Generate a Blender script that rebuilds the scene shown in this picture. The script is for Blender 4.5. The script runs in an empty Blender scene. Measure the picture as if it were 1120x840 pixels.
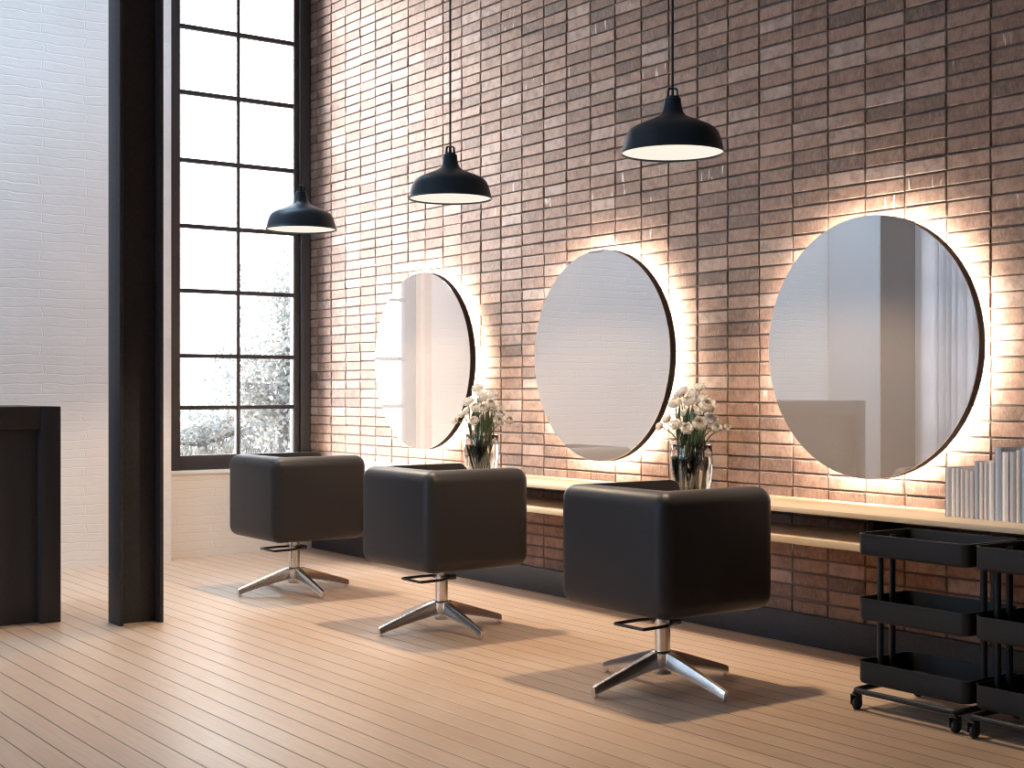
import bpy, bmesh, math, random
from mathutils import Vector, Matrix, noise as mnoise

PI = math.pi
rnd = random.Random(7)
scene = bpy.context.scene
COL = scene.collection

# ------------------------------------------------------------------ dimensions
CAM_H = 1.30
YAW = math.atan(1096.2 / 1510.0)          # angle of the view axis off -X towards +Y
YW = 5.34                                  # face of the brick wall
XB = -9.98                                 # face of the white end wall
XR = -10.11                                # face of the recessed wall below the window
YL = -4.2                                  # wall with the tall windows, behind the camera's left
XF = 3.6                                   # wall behind the camera
ZC = 5.3                                   # ceiling

# ------------------------------------------------------------------ materials
class NT:
    def __init__(self, name):
        self.m = bpy.data.materials.new(name)
        self.m.use_nodes = True
        self.t = self.m.node_tree
        self.t.nodes.clear()
        self.out = self.n('ShaderNodeOutputMaterial')
    def n(self, typ, **kw):
        nd = self.t.nodes.new(typ)
        for k, v in kw.items():
            setattr(nd, k, v)
        return nd
    def l(self, a, b):
        self.t.links.new(a, b)
    def val(self, sock, v):
        if hasattr(v, 'is_linked'):
            self.l(v, sock)
        else:
            sock.default_value = v
    def math(self, op, a, b=None, c=None, clamp=False):
        nd = self.n('ShaderNodeMath', operation=op, use_clamp=clamp)
        self.val(nd.inputs[0], a)
        if b is not None: self.val(nd.inputs[1], b)
        if c is not None: self.val(nd.inputs[2], c)
        return nd.outputs[0]
    def mix(self, f, a, b, blend='MIX'):
        nd = self.n('ShaderNodeMix', data_type='RGBA', blend_type=blend)
        self.val(nd.inputs[0], f); self.val(nd.inputs[6], a); self.val(nd.inputs[7], b)
        return nd.outputs[2]
    def coord(self):
        return self.n('ShaderNodeTexCoord').outputs['Object']
    def mapping(self, v, scale=(1, 1, 1), loc=(0, 0, 0)):
        nd = self.n('ShaderNodeMapping')
        nd.inputs['Scale'].default_value = scale
        nd.inputs['Location'].default_value = loc
        self.l(v, nd.inputs['Vector'])
        return nd.outputs[0]
    def noise(self, v, scale, detail=3.0, rough=0.55, dim='3D'):
        nd = self.n('ShaderNodeTexNoise', noise_dimensions=dim)
        nd.inputs['Scale'].default_value = scale
        nd.inputs['Detail'].default_value = detail
        nd.inputs['Roughness'].default_value = rough
        self.l(v, nd.inputs['Vector'])
        return nd.outputs[0]
    def ramp(self, f, stops):
        nd = self.n('ShaderNodeValToRGB')
        el = nd.color_ramp.elements
        while len(el) < len(stops): el.new(0.5)
        for e, (p, c) in zip(el, stops):
            e.position = p
            e.color = (c[0], c[1], c[2], 1) if not isinstance(c, float) else (c, c, c, 1)
        self.l(f, nd.inputs[0])
        return nd.outputs[0]
    def rng(self, f, a, b, c, d):
        nd = self.n('ShaderNodeMapRange')
        self.l(f, nd.inputs[0])
        for i, v in enumerate((a, b, c, d)): nd.inputs[i + 1].default_value = v
        return nd.outputs[0]
    def bump(self, h, strength=0.3, dist=0.01):
        nd = self.n('ShaderNodeBump')
        nd.inputs['Strength'].default_value = strength
        nd.inputs['Distance'].default_value = dist
        self.l(h, nd.inputs['Height'])
        return nd.outputs[0]
    def bsdf(self, color, rough=0.5, metal=0.0, normal=None, **kw):
        b = self.n('ShaderNodeBsdfPrincipled')
        self.val(b.inputs['Base Color'], color if hasattr(color, 'is_linked') else (*color, 1))
        self.val(b.inputs['Roughness'], rough)
        b.inputs['Metallic'].default_value = metal
        for k, v in kw.items():
            self.val(b.inputs[k], v)
        if normal is not None: self.l(normal, b.inputs['Normal'])
        self.l(b.outputs[0], self.out.inputs[0])
        return b

def simple(name, color, rough=0.5, metal=0.0, nscale=None, nbump=0.1, var=0.0, **kw):
    t = NT(name)
    c = color
    nrm = None
    if nscale:
        co = t.coord()
        nz = t.noise(co, nscale, 4)
        nrm = t.bump(nz, nbump, 0.002)
        if var:
            c = t.mix(t.rng(nz, 0.3, 0.7, 0, 1), (*[x * (1 - var) for x in color], 1), (*[min(1, x * (1 + var)) for x in color], 1))
    t.bsdf(c, rough, metal, nrm, **kw)
    return t.m

def mat_brick():
    t = NT('brick')
    co = t.coord()
    tone = t.n('ShaderNodeAttribute', attribute_name='tone').outputs['Fac']
    streak = t.n('ShaderNodeAttribute', attribute_name='streak').outputs['Fac']
    base = t.ramp(tone, [(0.0, (.100, .057, .043)), (0.25, (.188, .103, .073)), (0.5, (.245, .141, .101)),
                         (0.75, (.295, .180, .134)), (1.0, (.375, .272, .232))])
    fine = t.noise(t.mapping(co, (1, 1, .35)), 95, 5, .7)
    mid = t.noise(t.mapping(co, (1, 1, 1)), 22, 4, .6)
    c1 = t.mix(t.rng(fine, .36, .70, 0, .50), base, (.45, .30, .225, 1))
    c2 = t.mix(t.rng(mid, .42, .70, 0, .55), c1, (.105, .055, .040, 1))
    # pale lime runs on a few bricks
    st = t.noise(t.mapping(co, (1, 1, .12)), 55, 2, .5)
    stf = t.math('MULTIPLY', streak, t.rng(st, .64, .71, 0, .85))
    c3 = t.mix(stf, c2, (.72, .66, .60, 1))
    h = t.math('ADD', t.math('MULTIPLY', fine, .6), t.math('MULTIPLY', mid, 1.0))
    t.bsdf(c3, .82, 0, t.bump(h, .55, .004))
    return t.m

def mat_white_brick():
    t = NT('white_painted_brick')
    co = t.coord()
    wob = t.n('ShaderNodeTexNoise'); wob.inputs['Scale'].default_value = 5.0; wob.inputs['Detail'].default_value = 3
    t.l(co, wob.inputs['Vector'])
    vm = t.n('ShaderNodeVectorMath', operation='MULTIPLY_ADD')
    t.l(wob.outputs['Color'], vm.inputs[0]); vm.inputs[1].default_value = (.05, .10, .045); t.l(co, vm.inputs[2])
    sep = t.n('ShaderNodeSeparateXYZ'); t.l(vm.outputs[0], sep.inputs[0])
    cmb = t.n('ShaderNodeCombineXYZ')
    t.l(t.math('ADD', sep.outputs[0], sep.outputs[1]), cmb.inputs[0]); t.l(sep.outputs[2], cmb.inputs[1])
    br = t.n('ShaderNodeTexBrick')
    br.inputs['Scale'].default_value = 1
    br.inputs['Brick Width'].default_value = .62
    br.inputs['Row Height'].default_value = .068
    br.inputs['Mortar Size'].default_value = .0055
    br.inputs['Mortar Smooth'].default_value = .6
    t.l(cmb.outputs[0], br.inputs['Vector'])
    nz = t.noise(t.mapping(co, (1, .35, 1.6)), 38, 4, .6)
    h = t.math('ADD', t.math('MULTIPLY', br.outputs['Fac'], -1.0), t.math('MULTIPLY', nz, .9))
    big = t.noise(co, 1.7, 3)
    c = t.mix(t.rng(big, .3, .7, 0, 1), (.80, .765, .745, 1), (.85, .82, .80, 1))
    t.bsdf(c, .75, 0, t.bump(h, .30, .0055))
    return t.m

def mat_floor():
    t = NT('pale_floorboards')
    co = t.coord()
    sep = t.n('ShaderNodeSeparateXYZ'); t.l(co, sep.inputs[0])
    v = t.math('DIVIDE', t.math('SUBTRACT', sep.outputs[1], .030), .112)
    fl = t.math('FLOOR', v)
    fr = t.math('FRACT', v)
    wn = t.n('ShaderNodeTexWhiteNoise', noise_dimensions='1D'); t.l(fl, wn.inputs['W'])
    edge = t.math('MINIMUM', fr, t.math('SUBTRACT', 1.0, fr))          # 0 at the joint
    groove = t.rng(edge, .010, .040, 1, 0)
    # grain runs along the board, offset per board
    cmb = t.n('ShaderNodeCombineXYZ')
    t.l(t.math('ADD', sep.outputs[0], t.math('MULTIPLY', wn.outputs['Value'], 37.0)), cmb.inputs[0])
    t.l(sep.outputs[1], cmb.inputs[1]); t.l(sep.outputs[2], cmb.inputs[2])
    grain = t.noise(t.mapping(cmb.outputs[0], (1.2, 26, 1)), 2.4, 5, .6)
    fine = t.noise(t.mapping(cmb.outputs[0], (3, 60, 1)), 5, 4, .6)
    patch = t.noise(cmb.outputs[0], 1.6, 3, .5)
    c = t.mix(t.rng(grain, .3, .7, 0, 1), (.565, .39, .27, 1), (.69, .51, .375, 1))
    c = t.mix(t.math('MULTIPLY', wn.outputs['Value'], .40), c, (.52, .335, .225, 1))
    c = t.mix(t.rng(patch, .4, .75, 0, .35), c, (.70, .53, .41, 1))
    kn = t.n('ShaderNodeTexVoronoi'); kn.inputs['Scale'].default_value = 3.1; t.l(t.mapping(cmb.outputs[0], (.55, 1.6, 1)), kn.inputs['Vector'])
    c = t.mix(t.rng(kn.outputs['Distance'], .018, .045, .55, 0), c, (.30, .18, .11, 1))
    c = t.mix(t.math('MULTIPLY', groove, .86), c, (.09, .05, .035, 1))
    h = t.math('SUBTRACT', t.math('MULTIPLY', fine, .12), groove)
    ro = t.rng(patch, .3, .7, .30, .42)
    t.bsdf(c, ro, 0, t.bump(h, .45, .004), **{'Specular IOR Level': .28})
    return t.m

def mat_oak():
    t = NT('pale_oak')
    co = t.coord()
    g = t.noise(t.mapping(co, (1.5, 22, 22)), 2.2, 5, .6)
    f = t.noise(t.mapping(co, (3, 70, 70)), 4, 3, .6)
    c = t.mix(t.rng(g, .3, .7, 0, 1), (.62, .46, .30, 1), (.78, .63, .45, 1))
    c = t.mix(t.rng(f, .5, .75, 0, .35), c, (.52, .36, .22, 1))
    t.bsdf(c, .42, 0, t.bump(f, .12, .002))
    return t.m

def mat_mirror():
    # silvered glass with a pale diffuse veil mixed in to haze its reflections
    t = NT('veiled_mirror_glass')
    g = t.n('ShaderNodeBsdfGlossy'); g.inputs['Roughness'].default_value = .002
    g.inputs['Color'].default_value = (.93, .92, .91, 1)
    d = t.n('ShaderNodeBsdfDiffuse'); d.inputs['Color'].default_value = (.72, .63, .59, 1)
    mx = t.n('ShaderNodeMixShader'); mx.inputs[0].default_value = .30
    t.l(g.outputs[0], mx.inputs[1]); t.l(d.outputs[0], mx.inputs[2]); t.l(mx.outputs[0], t.out.inputs[0])
    return t.m

def mat_pane():
    t = NT('window_glass')
    tr = t.n('ShaderNodeBsdfTransparent'); tr.inputs['Color'].default_value = (.96, .97, .97, 1)
    g = t.n('ShaderNodeBsdfGlossy'); g.inputs['Roughness'].default_value = .02
    fr = t.n('ShaderNodeFresnel'); fr.inputs['IOR'].default_value = 1.45
    mx = t.n('ShaderNodeMixShader')
    t.l(fr.outputs[0], mx.inputs[0]); t.l(tr.outputs[0], mx.inputs[1]); t.l(g.outputs[0], mx.inputs[2])
    t.l(mx.outputs[0], t.out.inputs[0])
    return t.m

def mat_curtain():
    t = NT('sheer_white_fabric')
    co = t.coord()
    w = t.noise(t.mapping(co, (1, 1, .2)), 300, 2)
    d = t.n('ShaderNodeBsdfDiffuse'); d.inputs['Color'].default_value = (.74, .745, .77, 1)
    tr = t.n('ShaderNodeBsdfTranslucent'); tr.inputs['Color'].default_value = (.75, .78, .84, 1)
    t.l(t.bump(w, .1, .001), d.inputs['Normal'])
    mx = t.n('ShaderNodeMixShader'); mx.inputs[0].default_value = .22
    t.l(d.outputs[0], mx.inputs[1]); t.l(tr.outputs[0], mx.inputs[2]); t.l(mx.outputs[0], t.out.inputs[0])
    return t.m

def mat_emit(name, col, s):
    t = NT(name)
    e = t.n('ShaderNodeEmission'); e.inputs[0].default_value = (*col, 1); e.inputs[1].default_value = s
    t.l(e.outputs[0], t.out.inputs[0])
    return t.m

def mat_leafy(name, c0, c1, scale, leafy=True):
    t = NT(name)
    co = t.coord()
    nz = t.noise(co, scale, 3)
    c = t.mix(t.rng(nz, .35, .65, 0, 1), (*c0, 1), (*c1, 1))
    if not leafy:
        t.bsdf(c, .7)
        return t.m
    d = t.n('ShaderNodeBsdfDiffuse'); tr = t.n('ShaderNodeBsdfTranslucent'); mx = t.n('ShaderNodeMixShader')
    t.l(c, d.inputs[0]); t.l(c, tr.inputs[0]); mx.inputs[0].default_value = .5
    t.l(d.outputs[0], mx.inputs[1]); t.l(tr.outputs[0], mx.inputs[2]); t.l(mx.outputs[0], t.out.inputs[0])
    return t.m

M = {}
M['brick'] = mat_brick()
M['mortar'] = simple('dark_mortar', (.135, .108, .098), .95, 0, 180, .5, .35)
M['white_brick'] = mat_white_brick()
M['plaster'] = simple('pale_plaster', (.74, .74, .75), .85, 0, 40, .15, .03)
M['floor'] = mat_floor()
M['oak'] = mat_oak()
M['black_steel'] = simple('black_painted_steel', (.040, .037, .042), .5, 0, 60, .06, .15, **{'Specular IOR Level': .18})
M['mirror_rim'] = simple('matt_black_mirror_rim', (.007, .006, .006), .6, 0, 60, .04, .1, **{'Specular IOR Level': .12})
M['frame_steel'] = simple('charcoal_window_steel', (.042, .039, .045), .5, 0, 60, .05, .12, **{'Specular IOR Level': .3})
M['desk_black'] = simple('black_lacquered_panel', (.040, .036, .039), .55, 0, 90, .05, .12, **{'Specular IOR Level': .25})
M['leather'] = simple('black_leather', (.026, .024, .027), .45, 0, 260, .14, .15, **{'Specular IOR Level': .32})
M['chrome'] = simple('brushed_chrome', (.80, .76, .73), .22, 1.0)
M['dark_chrome'] = simple('dark_steel', (.10, .095, .095), .3, 1.0, 150, .03, .05)
M['shade'] = simple('navy_black_enamel', (.014, .028, .045), .40, 0, 80, .05, .12, **{'Specular IOR Level': .35})
M['cord'] = simple('black_cord', (.012, .012, .014), .6, 0, 300, .1, .2)
M['diffuser'] = mat_emit('warm_lamp_diffuser', (1.0, .905, .77), 1.02)
M['led'] = mat_emit('warm_white_led', (1.0, .89, .74), 100.0)
M['mirror'] = mat_mirror()
M['pane'] = mat_pane()
M['curtain'] = mat_curtain()
M['trolley'] = simple('charcoal_powder_coat', (.024, .0235, .025), .5, 0, 350, .08, .12, **{'Specular IOR Level': .3})
M['brown_timber'] = simple('dark_brown_timber', (.085, .058, .046), .75, 0, 30, .2, .2)
M['rubber'] = simple('black_rubber', (.015, .015, .016), .65, 0, 90, .1, .2)
M['sill'] = simple('white_stone_sill', (.82, .81, .79), .5, 0, 50, .05, .03)
M['ceiling'] = simple('white_ceiling_plaster', (.72, .72, .72), .9, 0, 30, .15, .03)
M['stem'] = simple('dark_green_stem', (.035, .062, .028), .55, 0, 60, .1, .3)
M['leaf'] = simple('dark_green_leaf', (.030, .060, .025), .5, 0, 60, .1, .35)
M['petal'] = simple('white_petal', (.86, .84, .82), .6, 0, 120, .1, .04, **{'Subsurface Weight': .0})
M['petal_core'] = simple('cream_petal', (.74, .66, .56), .6, 0, 120, .1, .06)
gl = NT('clear_vase_glass'); gl.bsdf((.93, .95, .95), .01, 0, None, **{'Transmission Weight': 1.0, 'IOR': 1.46}); M['glass'] = gl.m
wt = NT('vase_water'); wt.bsdf((.86, .92, .90), .0, 0, None, **{'Transmission Weight': 1.0, 'IOR': 1.33}); M['water'] = wt.m
M['grass'] = mat_leafy('dry_field_grass', (.075, .071, .065), (.095, .090, .082), .8)
M['ground'] = mat_leafy('dry_field_ground', (.078, .074, .068), (.092, .088, .081), .3, False)
M['tree_leaf'] = mat_leafy('pale_grey_foliage', (.215, .205, .188), (.27, .258, .235), 1.3)
M['bark'] = simple('grey_bark', (.15, .135, .12), .9, 0, 20, .5, .3)
M['page'] = simple('cream_paper', (.72, .68, .62), .8, 0, 400, .15, .05)

# ------------------------------------------------------------------ helpers
def link(name, me, mats, parent=None):
    o = bpy.data.objects.new(name, me)
    COL.objects.link(o)
    for m in (mats if isinstance(mats, (list, tuple)) else [mats]):
        me.materials.append(m)
    if parent is not None:
        o.parent = parent
    return o

def finish(bm, name, smooth=35):
    bmesh.ops.recalc_face_normals(bm, faces=bm.faces[:])
    me = bpy.data.meshes.new(name)
    bm.to_mesh(me); bm.free()
    if smooth:
        me.polygons.foreach_set('use_smooth', [True] * len(me.polygons))
        me.set_sharp_from_angle(angle=math.radians(smooth))
    return me

def obj(name, bm, mat, parent=None, smooth=35):
    return link(name, finish(bm, name, smooth), mat, parent)

def box(bm, x0, x1, y0, y1, z0, z1, bev=0.0, seg=2):
    r = bmesh.ops.create_cube(bm, size=1.0)
    vs = r['verts']
    for v in vs:
        v.co = Vector(((x0 + x1) / 2 + v.co.x * (x1 - x0), (y0 + y1) / 2 + v.co.y * (y1 - y0), (z0 + z1) / 2 + v.co.z * (z1 - z0)))
    if bev:
        es = list({e for v in vs for e in v.link_edges})
        bmesh.ops.bevel(bm, geom=es, offset=bev, segments=seg, profile=.5, affect='EDGES', clamp_overlap=True)

def box_bm(*a, **k):
    bm = bmesh.new(); box(bm, *a, **k); return bm

def lathe(bm, prof, seg=48, c=(0, 0, 0), cap0=False, cap1=False):
    rings = []
    for r, z in prof:
        rings.append([bm.verts.new((c[0] + r * math.cos(2 * PI * i / seg), c[1] + r * math.sin(2 * PI * i / seg), c[2] + z)) for i in range(seg)])
    for a, b in zip(rings, rings[1:]):
        for i in range(seg):
            j = (i + 1) % seg
            bm.faces.new((a[i], a[j], b[j], b[i]))
    if cap0: bm.faces.new(rings[0][::-1])
    if cap1: bm.faces.new(rings[-1])

def tube(bm, pts, r, seg=10, radii=None, closed=False):
    pts = [Vector(p) for p in pts]
    n = len(pts)
    rings = []
    up = None
    for i, p in enumerate(pts):
        a = pts[(i - 1) % n] if (closed or i > 0) else p
        b = pts[(i + 1) % n] if (closed or i < n - 1) else p
        d = (b - a).normalized()
        if up is None:
            up = Vector((0, 0, 1)) if abs(d.z) < .9 else Vector((1, 0, 0))
        s = d.cross(up)
        if s.length < 1e-4:
            s = d.cross(Vector((0, 1, 0)))
        s.normalize()
        up = s.cross(d).normalized()
        rr = radii[i] if radii else r
        rings.append([bm.verts.new(p + (s * math.cos(2 * PI * k / seg) + up * math.sin(2 * PI * k / seg)) * rr) for k in range(seg)])
    pairs = list(zip(rings, rings[1:])) + ([(rings[-1], rings[0])] if closed else [])
    for a, b in pairs:
        for k in range(seg):
            j = (k + 1) % seg
            bm.faces.new((a[k], a[j], b[j], b[k]))
    if not closed:
        bm.faces.new(rings[0][::-1]); bm.faces.new(rings[-1])

def rounded_path(pts, r, n=5, closed=False):
    """polyline with its corners rounded"""
    pts = [Vector(p) for p in pts]
    out = []
    m = len(pts)
    for i, p in enumerate(pts):
        if not closed and i in (0, m - 1):
            out.append(p); continue
        a, b = pts[(i - 1) % m], pts[(i + 1) % m]
        da, db = (a - p), (b - p)
        ra = min(r, da.length * .49); rb = min(r, db.length * .49)
        p0, p1 = p + da.normalized() * ra, p + db.normalized() * rb
        for k in range(n + 1):
            t = k / n
            out.append(p0 * (1 - t) ** 2 + p * 2 * t * (1 - t) + p1 * t * t)
    return out

def rounded_rect(w, d, r, n=6):
    out = []
    for cx, cy, a0 in ((w / 2 - r, d / 2 - r, 0), (-w / 2 + r, d / 2 - r, PI / 2), (-w / 2 + r, -d / 2 + r, PI), (w / 2 - r, -d / 2 + r, 3 * PI / 2)):
        for k in range(n + 1):
            a = a0 + PI / 2 * k / n
            out.append((cx + r * math.cos(a), cy + r * math.sin(a)))
    return out

def tag(o, label, cat, group=None, kind=None):
    if label: o['label'] = label
    if cat: o['category'] = cat
    if group: o['group'] = group
    if kind: o['kind'] = kind
    return o

def thing(name, label, cat, loc=(0, 0, 0), rz=0.0, group=None):
    o = bpy.data.objects.new(name, None)
    o.empty_display_size = .1
    COL.objects.link(o)
    o.location = loc
    o.rotation_euler = (0, 0, rz)
    return tag(o, label, cat, group)

def struct(o, label=None):
    o['kind'] = 'structure'
    if label: o['label'] = label
    return o

def dup(root, loc=None, rz=None, label=None, group=None):
    kids = {}
    for o in scene.objects:
        if o.parent is not None:
            kids.setdefault(o.parent.name, []).append(o)
    def rec(o, parent):
        c = o.copy()
        COL.objects.link(c)
        if parent is not None: c.parent = parent
        for ch in kids.get(o.name, []):
            rec(ch, c)
        return c
    r = rec(root, None)
    if loc is not None: r.location = loc
    if rz is not None: r.rotation_euler = (0, 0, rz)
    if label: r['label'] = label
    if group: r['group'] = group
    return r

def boolean(me_a, me_b, name):
    """difference of two meshes, as a new mesh"""
    a = bpy.data.objects.new('tmp_a', me_a); b = bpy.data.objects.new('tmp_b', me_b)
    COL.objects.link(a); COL.objects.link(b)
    md = a.modifiers.new('cut', 'BOOLEAN'); md.operation = 'DIFFERENCE'; md.object = b; md.solver = 'EXACT'
    dg = bpy.context.evaluated_depsgraph_get()
    me = bpy.data.meshes.new_from_object(a.evaluated_get(dg))
    me.name = name
    bpy.data.objects.remove(a); bpy.data.objects.remove(b)
    return me

# ------------------------------------------------------------------ room shell
bm = bmesh.new(); box(bm, -10.6, XF + .3, YL - .3, YW + .3, -.12, 0)
struct(obj('floor', bm, M['floor'], smooth=0))
KX0, KX1, KY0, KY1 = -9.85, -8.35, -2.0, 4.4          # rooflight opening
bm = bmesh.new()
box(bm, -10.6, KX0, YL - .3, YW + .3, ZC, ZC + .15); box(bm, KX1, XF + .3, YL - .3, YW + .3, ZC, ZC + .15)
box(bm, KX0, KX1, YL - .3, KY0, ZC, ZC + .15); box(bm, KX0, KX1, KY1, YW + .3, ZC, ZC + .15)
struct(obj('ceiling', bm, M['ceiling'], smooth=0))

# brick wall: stack-bonded bricks standing proud of the mortar
BW, BH = .23474, .0718
BX0, BZ0 = -10.062, 1.299 - 18 * .0718
def brick_wall():
    bm = bmesh.new()
    tone = bm.faces.layers.float.new('tone')
    strk = bm.faces.layers.float.new('streak')
    yb = YW + .0075
    box(bm, -10.29, XF + .2, yb, YW + .28, 0, ZC)
    for f in bm.faces: f.material_index = 1
    x_lo, x_hi = -10.285, XF
    k0 = int(math.floor((x_lo - BX0) / BW)); k1 = int(math.ceil((x_hi - BX0) / BW))
    r = random.Random(11)
    for k in range(k0, k1):
        xa, xb = max(BX0 + k * BW, x_lo), min(BX0 + (k + 1) * BW, x_hi)
        if xb - xa < .03: continue
        dx = r.gauss(0, .0012)
        for j in range(0, 75):
            za, zb = BZ0 + j * BH, BZ0 + (j + 1) * BH
            za = max(za, 0)
            if zb > ZC - .002: zb = ZC - .002
            if zb - za < .02: continue
            g = lambda s=.0012: r.gauss(0, s)
            a0, a1, b0, b1 = xa + .0046 + dx + g(), xb - .0046 + dx + g(), za + .0043 + g(), zb - .0043 + g()
            yf = YW - abs(r.gauss(0, .0016))
            tl = r.gauss(0, .0010); tz = r.gauss(0, .0008)
            def q(ins, y, jit):
                out = []
                for (x, z, sx, sz) in ((a0, b0, 1, 1), (a1, b0, -1, 1), (a1, b1, -1, -1), (a0, b1, 1, -1)):
                    out.append(bm.verts.new((x + sx * ins + g(jit), y + (tl * sx + tz * sz if ins else 0), z + sz * ins + g(jit))))
                return out
            back = q(0, yb + .001, .0008); mid = q(0.0001, yf + .0035, .0011); fr = q(.0032, yf, .0008)
            fs = [bm.faces.new(fr)]
            for A, B in ((back, mid), (mid, fr)):
                for i in range(4):
                    n = (i + 1) % 4
                    fs.append(bm.faces.new((A[i], A[n], B[n], B[i])))
            cl = mnoise.noise(Vector((xa * .9, zb * 1.5, 3.3)))
            tn = min(1, max(0, .48 + .22 * cl + r.gauss(0, .24)))
            if r.random() < .05: tn = r.uniform(.0, .15)
            if r.random() < .05: tn = r.uniform(.85, 1.0)
            sk = r.random() if r.random() < .085 else 0.0
            for f in fs:
                f[tone] = tn; f[strk] = 1.0 if sk > .3 else 0.0
    return bm
bm = brick_wall()
me = bpy.data.meshes.new('wall_right')
bmesh.ops.recalc_face_normals(bm, faces=bm.faces[:])
bm.to_mesh(me); bm.free()
struct(link('wall_right', me, [M['brick'], M['mortar']]), 'brown stack-bonded brick wall behind the mirrors')

bm = bmesh.new(); box(bm, -10.28, XF, YW - .028, YW + .002, 0, .158, .003)
struct(obj('baseboard_right', bm, M['black_steel']))

# white end wall with its window recess
WY0, WY1 = 4.10, 5.30          # window opening
WZ0, WZ1 = .668, 4.93
W2Y0, W2Y1 = -4.05, -2.52      # second window of the same wall
bm = bmesh.new()
box(bm, -10.45, XB, W2Y1, 4.055, 0, ZC)                                       # main face
box(bm, -10.45, XB, W2Y0, W2Y1, 0, .3); box(bm, -10.45, XB, W2Y0, W2Y1, 4.95, ZC)
box(bm, -10.45, XB, YL - .3, W2Y0, 0, ZC)
box(bm, -10.45, XR, 4.055, YW + .01, 0, WZ0 - .028)                           # recess below the window
box(bm, -10.45, XR, 4.055, YW + .01, WZ1, ZC)
box(bm, -10.45, XR, 4.055, WY0, WZ0 - .028, WZ1)
box(bm, -10.45, -10.29, WY1, YW + .3, 0, ZC)
struct(obj('wall_back', bm, M['white_brick'], smooth=0), 'white painted brick wall beside the tall window')
# shallow plaster pier and the dark boxed pier next to the second window
bm = bmesh.new(); box(bm, XB - .01, XB + .012, -1.83, -.98, 0, ZC, .003)
struct(obj('trim_1', bm, M['plaster']))
bm = bmesh.new(); box(bm, XB - .01, XB + .022, -2.47, -1.832, 0, ZC, .003)
struct(obj('trim_2', bm, M['brown_timber']))

# windows of the side wall (light the room from behind the camera's left)
SIDE = [(-9.4, -7.0), (-6.2, -4.2)]
SZ0, SZ1 = .9, 4.9
bm = bmesh.new()
box(bm, -10.45, XF + .3, YL - .25, YL, 0, SZ0); box(bm, -10.45, XF + .3, YL - .25, YL, SZ1, ZC)
xs = [-10.45] + [v for w in SIDE for v in w] + [XF + .3]
for a, b in zip(xs[::2], xs[1::2]): box(bm, a, b, YL - .25, YL, SZ0, SZ1)
struct(obj('wall_left', bm, M['white_brick'], smooth=0))
bm = bmesh.new(); box(bm, XF, XF + .25, YL - .25, YW + .3, 0, ZC)
struct(obj('wall_front', bm, M['plaster'], smooth=0))

# the tall steel window
win = thing('window_1', None, None, (-10.2, 0, 0))
struct(win, 'tall black steel window in the white brick wall')
GY0, GY1 = 4.205, 5.181
GZ0 = .782
rows = [1.154, 1.559, 2.067, 2.571, 3.084, 3.613, 4.125, 4.64]
bm = bmesh.new()
box(bm, -.04, .0325, WY0 - .04, GY0, WZ0 - .002, WZ1, .003)
box(bm, -.04, .03, GY1, GY1 + .03, WZ0, WZ1, .003)
box(bm, -.09, -.005, GY1 + .025, WY1 + .05, WZ0, WZ1, .003)
box(bm, -.07, .035, WY1 - .055, WY1 + .03, WZ0, WZ1, .003)
box(bm, -.04, .03, WY0, GY1 + .02, WZ0, GZ0, .003)
box(bm, -.04, .03, WY0, GY1 + .02, WZ1 - .09, WZ1, .003)
obj('window_frame', bm, M['frame_steel'], win)
bm = bmesh.new(); box(bm, -.026, .022, 4.684, 4.713, GZ0, WZ1 - .05, .003)
obj('mullion', bm, M['frame_steel'], win)
for z in rows:
    bm = bmesh.new(); box(bm, -.026, .020, GY0 - .005, GY1 + .005, z - .0155, z + .0155, .003)
    obj('glazing_bar', bm, M['frame_steel'], win)
bm = bmesh.new(); box(bm, -.008, -.002, GY0 - .01, GY1 + .01, GZ0 - .01, WZ1 - .06)
obj('window_pane', bm, M['pane'], win, smooth=0)
bm = bmesh.new(); box(bm, -.02, .105, 4.06, WY1 + .03, WZ0 - .030, WZ0, .004)
obj('window_sill', bm, M['sill'], win)

def plain_window(name, x0, x1, z0, z1, loc, rz):
    w = struct(thing(name, None, None, loc, rz))
    bm = bmesh.new()
    for a in ((x0, x0 + .06, z0, z1), (x1 - .06, x1, z0, z1), (x0, x1, z0, z0 + .06), (x0, x1, z1 - .06, z1)):
        box(bm, a[0], a[1], -.05, .05, a[2], a[3])
    obj('window_frame', bm, M['frame_steel'], w, smooth=0)
    n = 4
    for i in range(1, n):
        xx = x0 + (x1 - x0) * i / n
        bm = bmesh.new(); box(bm, xx - .014, xx + .014, -.03, .03, z0 + .05, z1 - .05); obj('mullion', bm, M['frame_steel'], w, smooth=0)
    for i in range(1, 8):
        zz = z0 + (z1 - z0) * i / 8
        bm = bmesh.new(); box(bm, x0 + .05, x1 - .05, -.03, .03, zz - .0135, zz + .0135); obj('glazing_bar', bm, M['frame_steel'], w, smooth=0)
    bm = bmesh.new(); box(bm, x0 + .05, x1 - .05, -.004, .004, z0 + .05, z1 - .05); obj('window_pane', bm, M['pane'], w, smooth=0)
plain_window('window_2', -.765, .765, .3, 4.95, (-10.2, (W2Y0 + W2Y1) / 2, 0), PI / 2)
for i, (a, b) in enumerate(SIDE):
    plain_window('window_%d' % (i + 3), -(b - a) / 2, (b - a) / 2, SZ0, SZ1, ((a + b) / 2, YL - .12, 0), 0)

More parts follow.
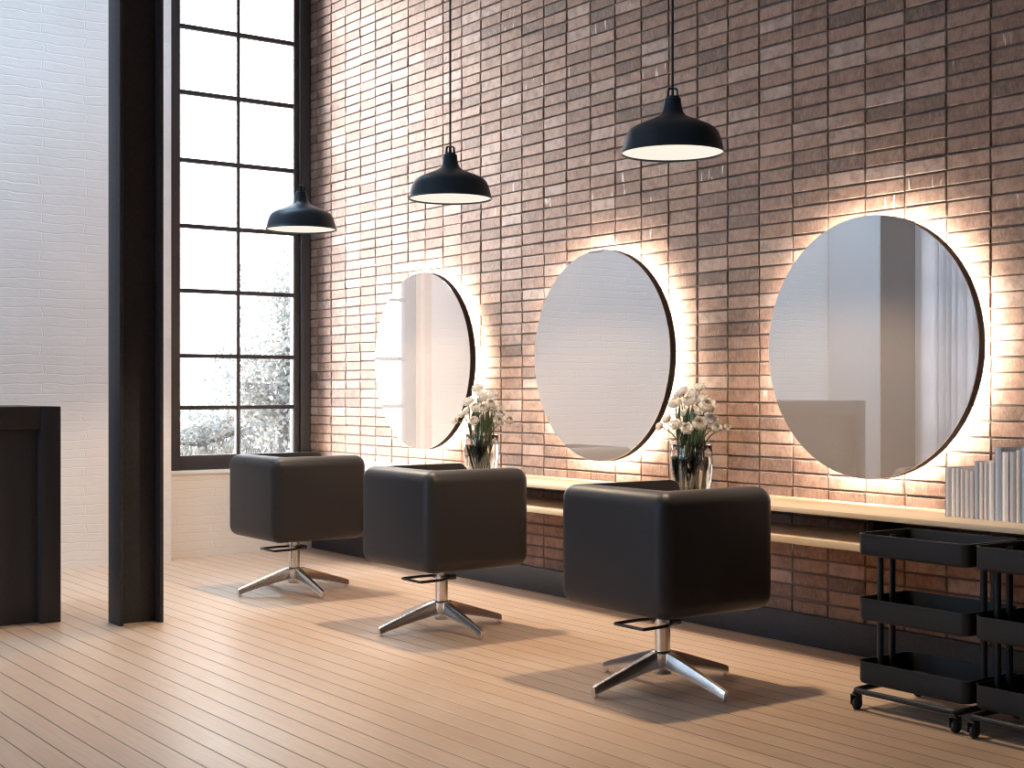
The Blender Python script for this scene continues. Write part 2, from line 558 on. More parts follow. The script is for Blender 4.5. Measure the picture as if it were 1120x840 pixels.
sk = struct(thing('window_5', None, None, (0, 0, ZC + .08)), 'rooflight in the ceiling')
bm = bmesh.new()
for a in ((KX0, KX0 + .07, KY0, KY1), (KX1 - .07, KX1, KY0, KY1), (KX0, KX1, KY0, KY0 + .07), (KX0, KX1, KY1 - .07, KY1)): box(bm, a[0], a[1], a[2], a[3], -.06, .06)
obj('window_frame', bm, M['frame_steel'], sk, smooth=0)
for i in range(1, 4):
    xx = KX0 + (KX1 - KX0) * i / 4
    bm = bmesh.new(); box(bm, xx - .02, xx + .02, KY0 + .06, KY1 - .06, -.05, .05); obj('glazing_bar', bm, M['frame_steel'], sk, smooth=0)
bm = bmesh.new(); box(bm, KX0 + .06, KX1 - .06, KY0 + .06, KY1 - .06, -.005, .005); obj('window_pane', bm, M['pane'], sk, smooth=0)

# pleated curtain across the second window
bm = bmesh.new()
y0, y1, n = -4.17, -2.40, 460
cols = []
for i in range(n + 1):
    u = i / n
    y = y0 + (y1 - y0) * u
    ph = (u * 12.6 + .3 * math.sin(u * 17)) % 1.0
    x = XB + .035 + .145 * (1 - ph) ** .8 * min(1, ph / .10) * min(1, max(0, (1 - u) * 14 - .35))
    cols.append([bm.verts.new((x + .006 * math.sin(z * 3 + u * 9), y, z)) for z in (.015, 1.3, 2.6, 3.9, 5.15)])
for a, b in zip(cols, cols[1:]):
    for k in range(4): bm.faces.new((a[k], b[k], b[k + 1], a[k + 1]))
ct = obj('curtain', bm, M['curtain'], None, 60)
md = ct.modifiers.new('thick', 'SOLIDIFY'); md.thickness = .002
tag(ct, 'white pleated curtain seen in the mirror nearest the trolleys', 'curtain')

# ------------------------------------------------------------------ steel column
col = thing('steel_column', 'black steel I-beam column standing beside the reception desk', 'column', (-7.46, 2.825, 0))
for y in (-.125, .105):
    bm = bmesh.new(); box(bm, -.09, .09, y, y + .02, 0, ZC, .002)
    obj('flange', bm, M['black_steel'], col)
bm = bmesh.new(); box(bm, -.006, .006, -.105, .105, 0, ZC)
obj('web', bm, M['black_steel'], col, smooth=0)

# ------------------------------------------------------------------ reception desk
desk = thing('reception_desk', 'tall black reception desk with a recessed front panel', 'desk', (-7.72, 1.8155, 0))
bm = bmesh.new()
box(bm, -.75, 0, .563, .676, 0, 1.203, .004)
obj('side_panel', bm, M['desk_black'], desk)
bm = bmesh.new(); box(bm, -.75, 0, -.676, -.563, 0, 1.203, .004)
obj('side_panel', bm, M['desk_black'], desk)
bm = bmesh.new(); box(bm, -.75, 0, -.563, .563, 1.078, 1.203, .004)
obj('desk_top', bm, M['desk_black'], desk)
bm = bmesh.new(); box(bm, -.08, -.055, -.563, .563, .0, 1.078)
obj('front_panel', bm, M['desk_black'], desk, smooth=0)

# ------------------------------------------------------------------ counter along the brick wall
ctr = thing('wall_counter', 'long pale oak counter with an under-shelf along the brick wall', 'counter', (0, YW, 0))
CF = -.487
bm = bmesh.new(); box(bm, -10.08, 1.2, CF, -.004, .722, .746, .002)
obj('countertop', bm, M['oak'], ctr)
bm = bmesh.new(); box(bm, -10.08, 1.2, CF + .004, -.004, .575, .608, .002)
obj('shelf', bm, M['oak'], ctr)
for x in (-9.3, -7.55, -5.85, -4.21, -2.4, -.7):
    bm = bmesh.new(); box(bm, x - .016, x + .016, CF + .26, -.01, .606, .724, .002)
    obj('support', bm, M['black_steel'], ctr)

# ------------------------------------------------------------------ round mirrors
MR = .624
def make_mirror(x, label):
    m = thing('wall_mirror', label, 'mirror', (x, YW, 1.498), 0, 'round backlit mirrors on the brick wall')
    rot = Matrix.Rotation(PI / 2, 4, 'X')
    def spin(bm):
        bmesh.ops.transform(bm, matrix=rot, verts=bm.verts[:]); return bm
    # lathe z axis turns to -Y (towards the room)
    g = .066                                           # stand-off of the back of the frame
    bm = bmesh.new()
    lathe(bm, [(MR + .004, g + .0435), (MR + .004, g + .002), (MR + .002, g), (MR - .010, g), (MR - .010, g + .0435), (MR + .004, g + .0435)], 128)
    obj('mirror_frame', spin(bm), M['mirror_rim'], m)
    bm = bmesh.new(); lathe(bm, [(MR + .0035, g + .0440), (MR + .0035, g + .0460), (MR + .0022, g + .0475)], 128, cap0=True, cap1=True)
    obj('mirror_glass', spin(bm), M['mirror'], m, 0)
    bm = bmesh.new(); lathe(bm, [(MR - .012, g + .006), (MR - .012, g + .040)], 128, cap0=True, cap1=True)
    obj('backing', spin(bm), M['black_steel'], m)
    bm = bmesh.new(); lathe(bm, [(MR - .045, g + .0055), (MR - .045, g - .012), (MR - .020, g - .012), (MR - .020, g + .0055), (MR - .045, g + .0055)], 128)
    obj('led_strip', spin(bm), M['led'], m)
    bm = bmesh.new(); lathe(bm, [(.20, 0), (.20, g + .0065)], 48, cap0=True, cap1=True)
    obj('wall_mount', spin(bm), M['black_steel'], m)
    return m
make_mirror(-4.333, 'round black-rimmed backlit mirror next to the row of books')
make_mirror(-6.33, 'round black-rimmed backlit mirror between the two flower vases')
make_mirror(-8.308, 'round black-rimmed backlit mirror nearest the tall window')

# ------------------------------------------------------------------ styling chairs
def make_chair(loc, label):
    c = thing('salon_chair', label, 'chair', loc, 0, 'black salon chairs facing the mirrors')
    a, b0, b1, z0, z1 = .352, -.310, .345, .352, .878
    outer = bmesh.new(); box(outer, -a, a, b0, b1, z0, z1, .066, 8)
    cav = bmesh.new(); box(cav, -a + .098, a - .098, b0 + .105, b1 + .2, z0 + .10, z1 + .2, .03, 4)
    ma = finish(outer, 'o', 0); mb = finish(cav, 'c', 0)
    me = boolean(ma, mb, 'seat_shell')
    me.polygons.foreach_set('use_smooth', [True] * len(me.polygons)); me.set_sharp_from_angle(angle=math.radians(32))
    link('seat_shell', me, M['leather'], c)
    bm = bmesh.new(); box(bm, -a + .101, a - .101, b0 + .108, b1 + .006, z0 + .085, z0 + .185, .028, 5)
    obj('seat_cushion', bm, M['leather'], c)
    bm = bmesh.new(); box(bm, -.15, .15, -.15, .15, .340, .3595, .006)
    obj('mount_plate', bm, M['dark_chrome'], c)
    bm = bmesh.new()
    lathe(bm, [(.001, .343), (.034, .343), (.034, .145), (.001, .145)], 40)
    obj('pole', bm, M['chrome'], c)
    bm = bmesh.new()
    lathe(bm, [(.001, .158), (.040, .158), (.050, .150), (.052, .120), (.046, .095), (.040, .090), (.040, .062), (.036, .056), (.001, .056)], 40)
    obj('hub', bm, M['chrome'], c)
    for k in range(4):
        an = k * PI / 2
        bm = bmesh.new()
        secs = []
        for (r, zt, zb, w) in ((.020, .156, .088, .024), (.060, .153, .083, .023), (.11, .138, .074, .021), (.17, .119, .063, .019), (.25, .093, .047, .017), (.33, .067, .029, .0155), (.372, .053, .018, .015), (.392, .045, .016, .014)):
            bb = .006
            secs.append([bm.verts.new((r, y, z)) for (y, z) in ((-w, zb), (w, zb), (w * .80, zt - bb), (w * .62, zt), (-w * .62, zt), (-w * .80, zt - bb))])
        for A, B in zip(secs, secs[1:]):
            for i in range(6):
                j = (i + 1) % 6
                bm.faces.new((A[i], A[j], B[j], B[i]))
        bm.faces.new(secs[0][::-1]); bm.faces.new(secs[-1])
        bmesh.ops.rotate(bm, cent=(0, 0, 0), matrix=Matrix.Rotation(an, 3, 'Z'), verts=bm.verts[:])
        lg = obj('leg', bm, M['chrome'], c, 50)
        bm = bmesh.new()
        lathe(bm, [(.001, 0), (.010, 0), (.011, .003), (.010, .022), (.001, .022)], 16, (.379 * math.cos(an), .379 * math.sin(an), 0))
        obj('foot_glide', bm, M['chrome'], lg)
    bm = bmesh.new()
    p = rounded_path([(-.062, .05, .285), (-.105, -.05, .280), (-.105, -.185, .278), (.085, -.185, .278), (.085, -.05, .280), (.045, .05, .285)], .008, 3)
    # flat bar loop
    tube(bm, p, .0075, 8)
    obj('pump_pedal', bm, M['dark_chrome'], c)
    bm = bmesh.new(); box(bm, -.075, .058, -.012, .062, .272, .298, .005)
    obj('pedal_bracket', bm, M['dark_chrome'], c)
    return c
chair = make_chair((-4.50, 4.08, 0), 'black cube-shaped salon chair nearest the black trolleys')
dup(chair, (-6.27, 4.08, 0), 0, 'black cube-shaped salon chair in the middle of the three')
dup(chair, (-8.00, 4.08, 0), 0, 'black cube-shaped salon chair nearest the tall window')

# ------------------------------------------------------------------ pendant lamps
def make_pendant(loc, label):
    p = thing('pendant_lamp', label, 'lamp', loc, 0, 'navy pendant lamps above the salon chairs')
    bm = bmesh.new()
    out = [(.2255, 0), (.2275, .004), (.2235, .010), (.2205, .020), (.2150, .045), (.2080, .070), (.1990, .090), (.1860, .106), (.165, .119), (.135, .132),
           (.100, .146), (.072, .158), (.056, .169), (.046, .184), (.0405, .205), (.0370, .228), (.0365, .240), (.030, .243), (.001, .243)]
    inn = [(r - .0035, z - .002) for r, z in out[3:13]][::-1]
    lathe(bm, out, 72)
    lathe(bm, [(.2215, .001), (.2200, .012)] + inn[::-1], 72)
    lathe(bm, [(.2255, 0), (.2215, .001)], 72)
    bmesh.ops.remove_doubles(bm, verts=bm.verts[:], dist=1e-5)
    obj('lamp_shade', bm, M['shade'], p, 40)
    bm = bmesh.new(); lathe(bm, [(.001, .0075), (.2, .0075), (.2195, .0085), (.2195, .0105), (.001, .0105)], 72)
    obj('diffuser', bm, M['diffuser'], p)
    # cage of three loops and the collar on top of the neck
    bm = bmesh.new(); lathe(bm, [(.001, .242), (.029, .242), (.030, .246), (.029, .250), (.001, .250)], 32)
    obj('collar', bm, M['shade'], p)
    for k in range(3):
        an = k * PI / 3 + .3
        q = rounded_path([(.024 * math.cos(an), .024 * math.sin(an), .248), (.023 * math.cos(an), .023 * math.sin(an), .285), (-.023 * math.cos(an), -.023 * math.sin(an), .285), (-.024 * math.cos(an), -.024 * math.sin(an), .248)], .012, 4)
        bm = bmesh.new(); tube(bm, q, .0038, 8)
        obj('cage_loop', bm, M['shade'], p)
    bm = bmesh.new(); tube(bm, [(0, 0, .25), (0, 0, 1.5), (0, 0, ZC - loc[2] - .02)], .0055, 10)
    obj('cord', bm, M['cord'], p)
    bm = bmesh.new(); lathe(bm, [(.001, ZC - loc[2] - .035), (.045, ZC - loc[2] - .035), (.055, ZC - loc[2] - .025), (.055, ZC - loc[2] - .0005), (.001, ZC - loc[2] - .0005)], 32)
    obj('ceiling_rose', bm, M['shade'], p)
    return p
PEND = [(-4.468, 4.11, 2.327), (-6.229, 4.11, 2.324), (-7.963, 4.11, 2.320)]
LAB = ['navy pendant lamp hanging nearest the trolleys, over the closest chair', 'navy pendant lamp hanging over the middle salon chair', 'navy pendant lamp hanging in front of the tall window frame']
for loc, lb in zip(PEND, LAB):
    make_pendant(loc, lb)
    ld = bpy.data.lights.new('pendant_light', 'SPOT')
    ld.energy = 165; ld.color = (1.0, .77, .52); ld.spot_size = math.radians(132); ld.spot_blend = .35; ld.shadow_soft_size = .05
    lo = bpy.data.objects.new('pendant_light', ld); COL.objects.link(lo)
    lo.location = (loc[0], loc[1], loc[2] + .002)

# ------------------------------------------------------------------ glass vases with flowers
VY = 5.10
def make_vase(loc, label):
    v = thing('glass_vase', label, 'vase', loc, 0, 'glass vases of white flowers on the counter')
    o = [(.001, 0), (.080, 0), (.090, .004), (.098, .020), (.106, .060), (.112, .110), (.114, .160), (.113, .210), (.110, .254), (.108, .257)]
    i = [(.105, .254), (.1085, .210), (.1095, .160), (.1075, .110), (.1015, .060), (.093, .026), (.084, .015), (.001, .014)]
    bm = bmesh.new(); lathe(bm, o + i, 64)
    bmesh.ops.remove_doubles(bm, verts=bm.verts[:], dist=1e-5)
    obj('vase_body', bm, M['glass'], v, 60)
    bm = bmesh.new(); lathe(bm, [(.001, .0135), (.0845, .0145), (.0935, .0262), (.1020, .060), (.1080, .110), (.1100, .160), (.1095, .196), (.001, .196)], 64)
    obj('water', bm, M['water'], v, 60)
    return v
V1 = (-7.365, VY, .7462); V2 = (-5.398, VY, .7462)
make_vase(V1, 'clear glass vase holding flowers behind the middle chair')
make_vase(V2, 'clear glass vase holding flowers behind the chair nearest the trolleys')

def petal(bm, length, width, cup, tilt, az, c, mi):
    """one cupped petal growing from c"""
    R = Matrix.Rotation(az, 3, 'Z') @ Matrix.Rotation(tilt, 3, 'Y')
    g = []
    for i in range(5):
        u = i / 4
        row = []
        w = width * math.sin(PI * (.18 + .72 * u)) ** .8
        for j in range(5):
            s = (j - 2) / 2
            x = cup * (math.sin(u * PI * .85)) * (1 - .45 * s * s) 
            row.append(bm.verts.new(Vector(c) + R @ Vector((x, w * s, length * u + .08 * length * (abs(s) < .6) * (u == 1)))))
        g.append(row)
    for i in range(4):
        for j in range(4):
            f = bm.faces.new((g[i][j], g[i][j + 1], g[i + 1][j + 1], g[i + 1][j])); f.material_index = mi

def bloom_mesh(seed, size, openness):
    r = random.Random(seed)
    bm = bmesh.new()
    for ring, (n, tl, ln, wd) in enumerate(((4, .05, .70, .40), (5, .30, .85, .48), (6, .62, .95, .54), (7, .95, 1.0, .56), (7, 1.28, .95, .54))):
        if ring == 4 and openness < .6: continue
        for k in range(n):
            petal(bm, size * 1.12 * ln * r.uniform(.90, 1.08), size * wd, size * (.30 + .05 * ring), tl * (.35 + openness * .65) * r.uniform(.88, 1.12), 2 * PI * k / n + ring * .45 + r.uniform(-.12, .12), (0, 0, -.35 * size), 1 if ring < 2 else 0)
    return finish(bm, 'bloom', 60)
BLOOMS = [bloom_mesh(s, 1.0, op) for s, op in ((1, 1.0), (2, .8), (3, .95), (4, .5), (5, 1.1))]
for me in BLOOMS:
    me.materials.append(M['petal']); me.materials.append(M['petal_core'])

def flower(vase, dx, dz, dy, size, k, label, group):
    """a stem rising from the vase, its bloom at (dx, dy, dz) from the vase's base"""
    f = thing('cut_flower', label, 'flower', (vase[0], vase[1], vase[2]), 0, group)
    tip = Vector((dx, dy, dz))
    hr = math.hypot(dx, dy)
    lim = .088
    mouth = Vector((dx, dy, 0)) * (min(lim, hr * .75 + .01) / max(hr, 1e-3)); mouth.z = .255
    foot = Vector((mouth.x * .45 + rnd.uniform(-.03, .03), mouth.y * .45 + rnd.uniform(-.03, .03), .020))
    pts = []
    d_end = (tip - mouth)
    for i in range(13):
        t = i / 12
        if t <= .5:
            u = t * 2
            pts.append(foot.lerp(mouth, u))
        else:
            u = (t - .5) * 2
            c = mouth + Vector((d_end.x * .25, d_end.y * .25, max(.02, d_end.z * .75)))
            pts.append(mouth * (1 - u) ** 2 + c * 2 * u * (1 - u) + tip * u * u)
    bm = bmesh.new(); tube(bm, pts, .004, 7, [.0046 - .0014 * i / 12 for i in range(13)])
    obj('stem', bm, M['stem'], f)
    # two slender leaves on the stem
    bm = bmesh.new()
    for q in range(3):
        base = pts[2 + q * 2 + (k % 2)]
        az = rnd.uniform(0, 2 * PI); ln = rnd.uniform(.10, .17); w = rnd.uniform(.008, .014)
        if q == 0: ln *= .8
        inward = Vector((-base.x, -base.y, 0)) * .8
        d = Vector((math.cos(az), math.sin(az), 0)) * .03 + inward * .3
        side = Vector((-math.sin(az), math.cos(az), 0))
        prev = None
        for i in range(6):
            u = i / 5
            p = base + d * u + Vector((0, 0, ln * u))
            # inside the glass a leaf keeps clear of the wall
            hh = math.hypot(p.x, p.y)
            if hh > .085: p = Vector((p.x * .085 / hh, p.y * .085 / hh, p.z))
            ww = w * math.sin(PI * (.08 + .9 * u)) + .0006
            row = [bm.verts.new(p - side * ww), bm.verts.new(p + Vector((0, 0, -.002)) + d.normalized() * .002), bm.verts.new(p + side * ww)]
            if prev:
                bm.faces.new((prev[0], prev[1], row[1], row[0])); bm.faces.new((prev[1], prev[2], row[2], row[1]))
            prev = row
    lf = obj('leaf', bm, M['leaf'], f, 60)
    b = bpy.data.objects.new('bloom', BLOOMS[k % len(BLOOMS)]); COL.objects.link(b)
    b.parent = f
    dirv = (pts[-1] - pts[-3]).normalized()
    lean = (dirv * .6 + Vector((dx * 2.2, dy * 1.5 - .40, .45))).normalized()
    b.matrix_parent_inverse = Matrix.Identity(4)
    b.location = tip
    b.rotation_euler = lean.to_track_quat('Z', 'Y').to_euler()
    b.scale = (size, size, size)
    return f

# bloom centres: along the counter, out from the wall, above the vase's foot; bloom size
F2 = [(-0.235, -0.02, 0.351, 0.024), (-0.061, -0.06, 0.482, 0.038), (-0.119, 0.05, 0.546, 0.034), (0.076, -0.09, 0.486, 0.039), (-0.005, 0.06, 0.567, 0.034), (0.174, -0.05, 0.471, 0.042), (0.021, 0.05, 0.508, 0.034), (0.15, 0.0, 0.398, 0.034), (-0.22, 0.03, 0.388, 0.034), (-0.009, -0.1, 0.37, 0.032), (0.113, -0.14, 0.352, 0.031), (0.191, -0.12, 0.377, 0.037), (0.244, -0.05, 0.354, 0.027), (0.236, 0.03, 0.355, 0.023), (-0.005, 0.01, 0.532, 0.034), (0.008, 0.03, 0.438, 0.033), (-0.172, 0.07, 0.525, 0.032), (-0.092, 0.04, 0.428, 0.03), (0.045, 0.06, 0.426, 0.032)]
F1 = [(-0.313, 0.0, 0.343, 0.025), (-0.145, -0.05, 0.386, 0.032), (-0.061, -0.06, 0.478, 0.037), (-0.091, 0.03, 0.565, 0.038), (0.084, -0.1, 0.437, 0.036), (0.105, -0.13, 0.353, 0.03), (0.156, -0.09, 0.432, 0.035), (-0.022, 0.05, 0.514, 0.036), (0.185, -0.05, 0.461, 0.038), (0.072, 0.04, 0.523, 0.033), (0.282, -0.06, 0.357, 0.033), (0.215, 0.0, 0.396, 0.035), (0.279, 0.03, 0.358, 0.025), (-0.241, 0.05, 0.409, 0.03), (-0.1, 0.07, 0.488, 0.034), (0.073, 0.06, 0.443, 0.033), (-0.007, -0.01, 0.523, 0.03)]
for i, (dx, dy, dz, s) in enumerate(F2):
    flower(V2, dx, dz, dy, s, i, 'white cut flower in the vase behind the chair nearest the trolleys', 'white flowers in the vase nearer the trolleys')
for i, (dx, dy, dz, s) in enumerate(F1):
    flower(V1, dx, dz, dy, s, i + 2, 'white cut flower in the vase behind the middle chair', 'white flowers in the vase nearer the window')

# ------------------------------------------------------------------ books on the counter
COLS = {'grey': (.46, .45, .49), 'dark grey': (.22, .21, .25), 'white': (.76, .72, .70), 'cream': (.70, .63, .58), 'blue-grey': (.42, .46, .54), 'pale grey': (.58, .56, .59), 'pink-grey': (.56, .50, .51), 'slate blue': (.30, .36, .46)}
for k, v in COLS.items():
    M['book ' + k] = simple('book_cover_' + k.replace(' ', '_').replace('-', '_'), v, .55, 0, 120, .05, .05)
BOOKS = [(-3.752, -3.722, .214, 'grey', 'grey book at the end of the row nearest the round mirror'),
         (-3.720, -3.700, .212, 'white', 'white book, second from the mirror end of the row'),
         (-3.698, -3.677, .211, 'pale grey', 'pale grey book, third from the mirror end of the row'),
         (-3.675, -3.653, .209, 'pink-grey', 'pinkish grey book, fourth from the mirror end of the row'),
         (-3.651, -3.630, .207, 'pale grey', 'pale grey book, fifth from the mirror end of the row'),
         (-3.628, -3.606, .204, 'pink-grey', 'pinkish grey book just before the taller blue-grey one'),
         (-3.604, -3.583, .246, 'blue-grey', 'first taller book of the row, blue-grey, beside a cream one'),
         (-3.581, -3.560, .244, 'cream', 'cream book between the taller blue-grey and pale grey ones'),
         (-3.558, -3.536, .243, 'pale grey', 'pale grey book beside the bright white one'),
         (-3.534, -3.508, .250, 'white', 'bright white book beside the tallest blue-grey one'),
         (-3.506, -3.473, .308, 'blue-grey', 'tallest blue-grey book, beside the bright white one'),
         (-3.471, -3.438, .290, 'white', 'tall white book beside the tallest blue-grey one'),
         (-3.434, -3.404, .292, 'grey', 'tall grey book between the tall white and cream ones'),
         (-3.402, -3.383, .300, 'cream', 'narrow tall cream book beside the slate blue one'),
         (-3.381, -3.345, .312, 'slate blue', 'tall slate blue book farthest along from the mirror'),]
for (xa, xb, h, cn, lb) in BOOKS:
    d = .20 if h < .22 else (.22 if h < .26 else .25)
    yf = 5.05 - YW
    b = thing('book', lb, 'book', ((xa + xb) / 2, 5.05, .7462), 0, 'books on the counter')
    w = (xb - xa) / 2 - .0006
    bm = bmesh.new()
    box(bm, -w, -w + .0028, 0, d, 0, h, .0008, 1); box(bm, w - .0028, w, 0, d, 0, h, .0008, 1)
    # rounded spine
    n = 8
    pr = [(-w + .0001 + (2 * w - .0002) * i / n, -.004 * math.sin(PI * i / n)) for i in range(n + 1)]
    fr = [bm.verts.new((x, y + .003, z)) for z in (0, h) for x, y in pr]
    bk = [bm.verts.new((x, .0055, z)) for z in (0, h) for x, y in pr]
    for i in range(n):
        bm.faces.new((fr[i], fr[i + 1], fr[n + 1 + i + 1], fr[n + 1 + i]))
        bm.faces.new((bk[i + 1], bk[i], bk[n + 1 + i], bk[n + 1 + i + 1]))
        bm.faces.new((fr[i + 1], fr[i], bk[i], bk[i + 1])); bm.faces.new((fr[n + 1 + i], fr[n + 2 + i], bk[n + 2 + i], bk[n + 1 + i]))
    bm.faces.new((fr[0], fr[n + 1], bk[n + 1], bk[0])); bm.faces.new((fr[n], bk[n], bk[2 * n + 1], fr[2 * n + 1]))
    obj('book_cover', bm, M['book ' + cn], b)
    bm = bmesh.new(); box(bm, -w + .0028, w - .0028, .006, d - .004, .003, h - .004)
    obj('page_block', bm, M['page'], b, smooth=0)

# ------------------------------------------------------------------ trolleys
def tray_bm(L, D, z0, z1):
    bm = bmesh.new()
    def loop(w, d, r, z): return [bm.verts.new((x, y, z)) for x, y in rounded_rect(w, d, r, 7)]
    t = .004
    rings = [loop(L - .02, D - .02, .030, z0), loop(L - .006, D - .006, .034, z0 + .004), loop(L, D, .036, z0 + .012), loop(L, D, .036, z1 - .004), loop(L + .006, D + .006, .038, z1 - .003),
             loop(L + .006, D + .006, .038, z1), loop(L - 2 * t, D - 2 * t, .032, z1), loop(L - 2 * t, D - 2 * t, .032, z0 + .012), loop(L - .03, D - .03, .026, z0 + t)]
    n = len(rings[0])
    for A, B in zip(rings, rings[1:]):
        for i in range(n):
            j = (i + 1) % n
            bm.faces.new((A[i], A[j], B[j], B[i]))
    bm.faces.new(rings[0][::-1]); bm.faces.new(rings[-1])
    return bm

def make_trolley(loc, label):
    t = thing('utility_trolley', label, 'trolley', loc, 0, 'black trolleys beside the counter')
    L, D = .530, .335
    for z0, z1 in ((.622, .712), (.360, .450), (.103, .193)):
        obj('tray', tray_bm(L, D, z0, z1), M['trolley'], t, 40)
    for sx in (-1, 1):
        for y in (-.038, .038):
            bm = bmesh.new(); tube(bm, [(sx * (L / 2 - .018), y, .079), (sx * (L / 2 - .018), y, .35), (sx * (L / 2 - .018), y, .695)], .013, 14)
            obj('post', bm, M['trolley'], t)
    bm = bmesh.new()
    zf = .079
    hw, y0, y1 = L / 2 - .018, -.205, .185
    tube(bm, rounded_path([(-hw, y0, zf), (hw, y0, zf), (hw, y1, zf), (-hw, y1, zf)], .03, 5, True), .011, 10, closed=True)
    obj('base_frame', bm, M['trolley'], t)
    for x in (-hw + .01, hw - .01):
        for y in (y0, y1):
            bm = bmesh.new()
            lathe(bm, [(.001, .0735), (.012, .0735), (.012, .062), (.001, .062)], 16, (x, y, 0))
            box(bm, x - .016, x - .0125, y - .014, y + .022, .020, .064, .0015, 1)
            box(bm, x + .0125, x + .016, y - .014, y + .022, .020, .064, .0015, 1)
            box(bm, x - .016, x + .016, y - .014, y + .016, .058, .0635, .0015, 1)
            cs = obj('castor', bm, M['rubber'], t)
            bm = bmesh.new()
            lathe(bm, [(.001, -.010), (.020, -.010), (.0255, -.006), (.0255, .006), (.020, .010), (.001, .010)], 24)
            bmesh.ops.transform(bm, matrix=Matrix.Translation((x, y + .010, .0255)) @ Matrix.Rotation(PI / 2, 4, 'Y'), verts=bm.verts[:])
            obj('wheel', bm, M['rubber'], cs)
    return t
tr = make_trolley((-3.474, 4.62, 0), 'black three-tier trolley nearer the salon chairs')
dup(tr, (-2.912, 4.61, 0), 0, 'black three-tier trolley farther from the salon chairs')

# ------------------------------------------------------------------ outside
bm = bmesh.new()
n = 40
vs = [[bm.verts.new((-10.7 - 42 * (i / n), -40 + 90 * (j / n), -.25 + .06 * mnoise.noise(Vector((i * .5, j * .5, 0))))) for j in range(n + 1)] for i in range(n + 1)]
for i in range(n):
    for j in range(n):
        bm.faces.new((vs[i][j], vs[i + 1][j], vs[i + 1][j + 1], vs[i][j + 1]))
struct(obj('exterior_ground', bm, M['ground'], None, 60))
bm = bmesh.new()
r = random.Random(3)
for i in range(9000):
    x = -11.5 - 38 * r.random() ** 1.2; y = -x * r.uniform(.36, .60) + r.uniform(-.6, .6)
    h = r.uniform(.15, .5); a = r.uniform(0, PI); w = r.uniform(.01, .02)
    dx, dy = math.cos(a) * w, math.sin(a) * w
    lx, ly = r.uniform(-.12, .12), r.uniform(-.12, .12)
    p = [bm.verts.new((x - dx, y - dy, -.28)), bm.verts.new((x + dx, y + dy, -.28)), bm.verts.new((x + lx * .5 + dx * .7, y + ly * .5 + dy * .7, -.28 + h * .6)), bm.verts.new((x + lx * .5 - dx * .7, y + ly * .5 - dy * .7, -.28 + h * .6)), bm.verts.new((x + lx, y + ly, -.28 + h))]
    bm.faces.new(p[:4]); bm.faces.new((p[3], p[2], p[4]))
tag(obj('field_grass', bm, M['grass'], None, 0), 'pale dry grass in the field outside the tall window', 'grass', None, 'stuff')

def tree(name, label, loc, blobs, trunk_h, seed, leaves, lsize):
    r = random.Random(seed)
    t = thing(name, label, 'tree' if name == 'tree' else 'bush', loc)
    bm = bmesh.new()
    tube(bm, [(0, 0, -.2), (.05, .03, trunk_h * .5), (0, .1, trunk_h)], .1, 8, [.13, .10, .05])
    for (bx, by, bz, br) in blobs:
        tube(bm, [(0, .05, trunk_h * .6), (bx * .5, by * .5, (trunk_h * .6 + bz) / 2), (bx, by, bz)], .03, 6, [.05, .035, .012])
    obj('trunk', bm, M['bark'], t, 60)
    bm = bmesh.new()
    tot = sum(b[3] ** 2 for b in blobs)
    for (bx, by, bz, br) in blobs:
        for _ in range(int(leaves * br * br / tot)):
            d = Vector((r.gauss(0, 1), r.gauss(0, 1), r.gauss(0, 1))).normalized() * br * r.random() ** .45
            c = Vector((bx, by, bz)) + d
            u = Vector((r.gauss(0, 1), r.gauss(0, 1), r.gauss(0, 1))).normalized()
            v = u.cross(Vector((r.gauss(0, 1), r.gauss(0, 1), r.gauss(0, 1)))).normalized()
            s = lsize * r.uniform(.6, 1.3)
            bm.faces.new([bm.verts.new(c + u * s), bm.verts.new(c + v * s * .5), bm.verts.new(c - u * s), bm.verts.new(c - v * s * .5)])
    obj('foliage', bm, M['tree_leaf'], t, 0)
    return t
tree('tree', 'pale hazy tree outside the tall window, beside the brick wall', (-22.5, 11.2, -.1),
     [(0, 0, 2.0, 1.1), (.3, .8, 2.6, 1.0), (-.4, .3, 3.2, .95), (.2, 1.2, 3.6, .8), (-.2, -.6, 1.5, .75), (.1, 1.5, 1.9, 1.1), (.0, .7, 4.1, .5), (.2, -.1, 1.0, .8), (0, 1.0, .9, 1.0)], 2.4, 5, 11000, .06)
tree('bush', 'low pale bush outside the tall window, beside the tree', (-27, 11.6, -.15),
     [(0, 0, .6, .7), (.2, 1.0, .7, .8), (-.2, 1.9, .8, .8), (0, -.8, .35, .5)], .5, 9, 4500, .06)

# ------------------------------------------------------------------ sky, portals, camera
w = bpy.data.worlds.new('sky'); scene.world = w
w.use_nodes = True
nt = w.node_tree; nt.nodes.clear()
out = nt.nodes.new('ShaderNodeOutputWorld'); bg = nt.nodes.new('ShaderNodeBackground')
tc = nt.nodes.new('ShaderNodeTexCoord'); sp = nt.nodes.new('ShaderNodeSeparateXYZ')
nt.links.new(tc.outputs['Generated'], sp.inputs[0])
mr = nt.nodes.new('ShaderNodeMapRange'); mr.inputs[1].default_value = -.55; mr.inputs[2].default_value = .15
nt.links.new(sp.outputs[1], mr.inputs[0])
mx = nt.nodes.new('ShaderNodeMix'); mx.data_type = 'RGBA'
mx.inputs[6].default_value = (3.7, 5.0, 6.6, 1)      # blue sky on the -Y side
mx.inputs[7].default_value = (4.6, 4.6, 4.6, 1)      # bright white overcast beyond the tall window
nt.links.new(mr.outputs[0], mx.inputs[0])
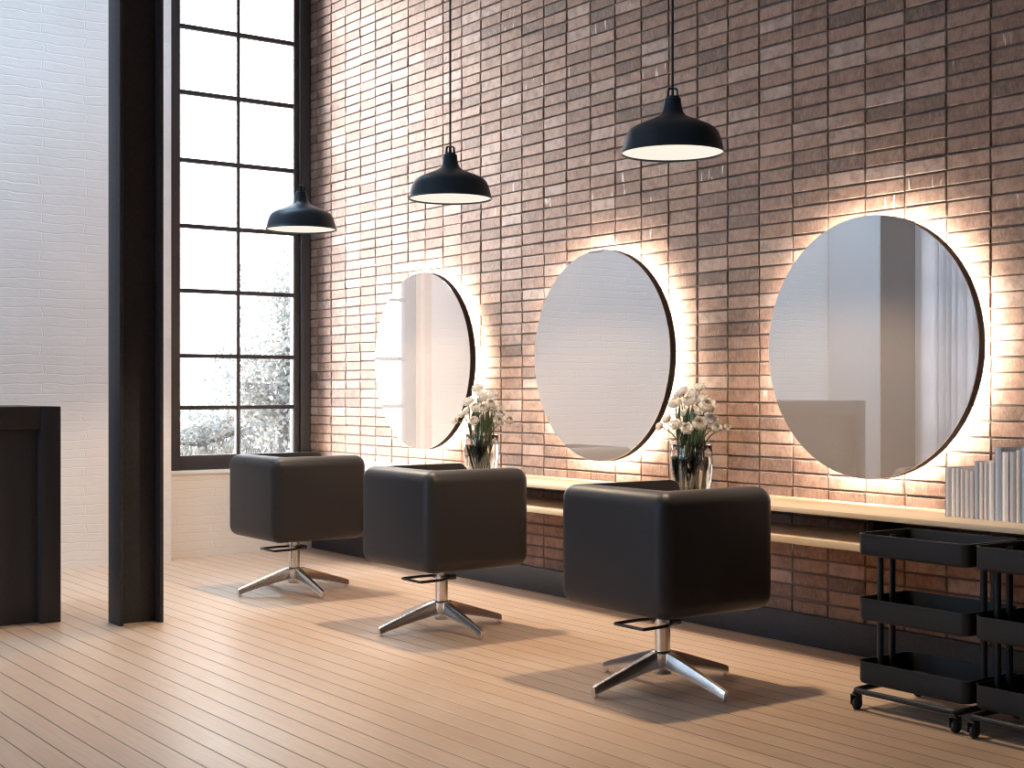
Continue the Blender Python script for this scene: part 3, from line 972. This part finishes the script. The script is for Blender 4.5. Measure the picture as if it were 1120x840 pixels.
# the sky is bluer and brighter overhead
mz = nt.nodes.new('ShaderNodeMapRange'); mz.inputs[1].default_value = .35; mz.inputs[2].default_value = .8
nt.links.new(sp.outputs[2], mz.inputs[0])
mu = nt.nodes.new('ShaderNodeMix'); mu.data_type = 'RGBA'
nt.links.new(mz.outputs[0], mu.inputs[0]); nt.links.new(mx.outputs[2], mu.inputs[6]); mu.inputs[7].default_value = (9.4, 12.4, 15.6, 1)
mx = mu
nt.links.new(mx.outputs[2], bg.inputs[0]); bg.inputs[1].default_value = 1.0
nt.links.new(bg.outputs[0], out.inputs[0])

sl = bpy.data.lights.new('veiled_sun', 'SUN'); sl.energy = 44.0; sl.angle = math.radians(38); sl.color = (1.0, .975, .95)
so = bpy.data.objects.new('veiled_sun', sl); COL.objects.link(so)
so.rotation_euler = Vector((.91, .38, -.33)).to_track_quat('-Z', 'Y').to_euler()
so.location = (-14, 0, 8)

def portal(loc, rot, sx, sy):
    ld = bpy.data.lights.new('window_daylight', 'AREA'); ld.shape = 'RECTANGLE'; ld.size = sx; ld.size_y = sy
    ld.cycles.is_portal = True
    o = bpy.data.objects.new('window_daylight', ld); COL.objects.link(o); o.location = loc; o.rotation_euler = rot
for a, b in SIDE:
    portal(((a + b) / 2, YL - .2, (SZ0 + SZ1) / 2), (PI / 2, 0, 0), b - a, SZ1 - SZ0)
portal((-10.28, (WY0 + WY1) / 2, (WZ0 + WZ1) / 2), (PI / 2, 0, -PI / 2), WY1 - WY0, WZ1 - WZ0)
portal(((KX0 + KX1) / 2, (KY0 + KY1) / 2, ZC + .16), (0, 0, 0), KX1 - KX0, KY1 - KY0)
portal((-10.28, (W2Y0 + W2Y1) / 2, 2.6), (PI / 2, 0, -PI / 2), W2Y1 - W2Y0, 4.6)

cam = bpy.data.cameras.new('camera')
co = bpy.data.objects.new('camera', cam); COL.objects.link(co)
co.location = (0, 0, CAM_H)
co.rotation_euler = (PI / 2, 0, PI / 2 - YAW)
cam.sensor_fit = 'HORIZONTAL'; cam.sensor_width = 36.0
cam.lens = 1510.0 / 1120.0 * 36.0
cam.shift_y = 5.5 / 1120.0
cam.clip_end = 300
scene.camera = co

vs = scene.view_settings
scene.display_settings.display_device = 'sRGB'
vs.view_transform = 'Standard'; vs.look = 'None'; vs.gamma = 1.0; vs.use_curve_mapping = False
vs.exposure = 0.0
scene.cycles.use_denoising = True
scene.cycles.filter_width = 1.1
scene.cycles.max_bounces = 10
scene.cycles.diffuse_bounces = 5
scene.cycles.glossy_bounces = 5
scene.cycles.transmission_bounces = 8
scene.cycles.transparent_max_bounces = 12
scene.cycles.caustics_reflective = False
scene.cycles.caustics_refractive = False
scene.cycles.sample_clamp_indirect = 6
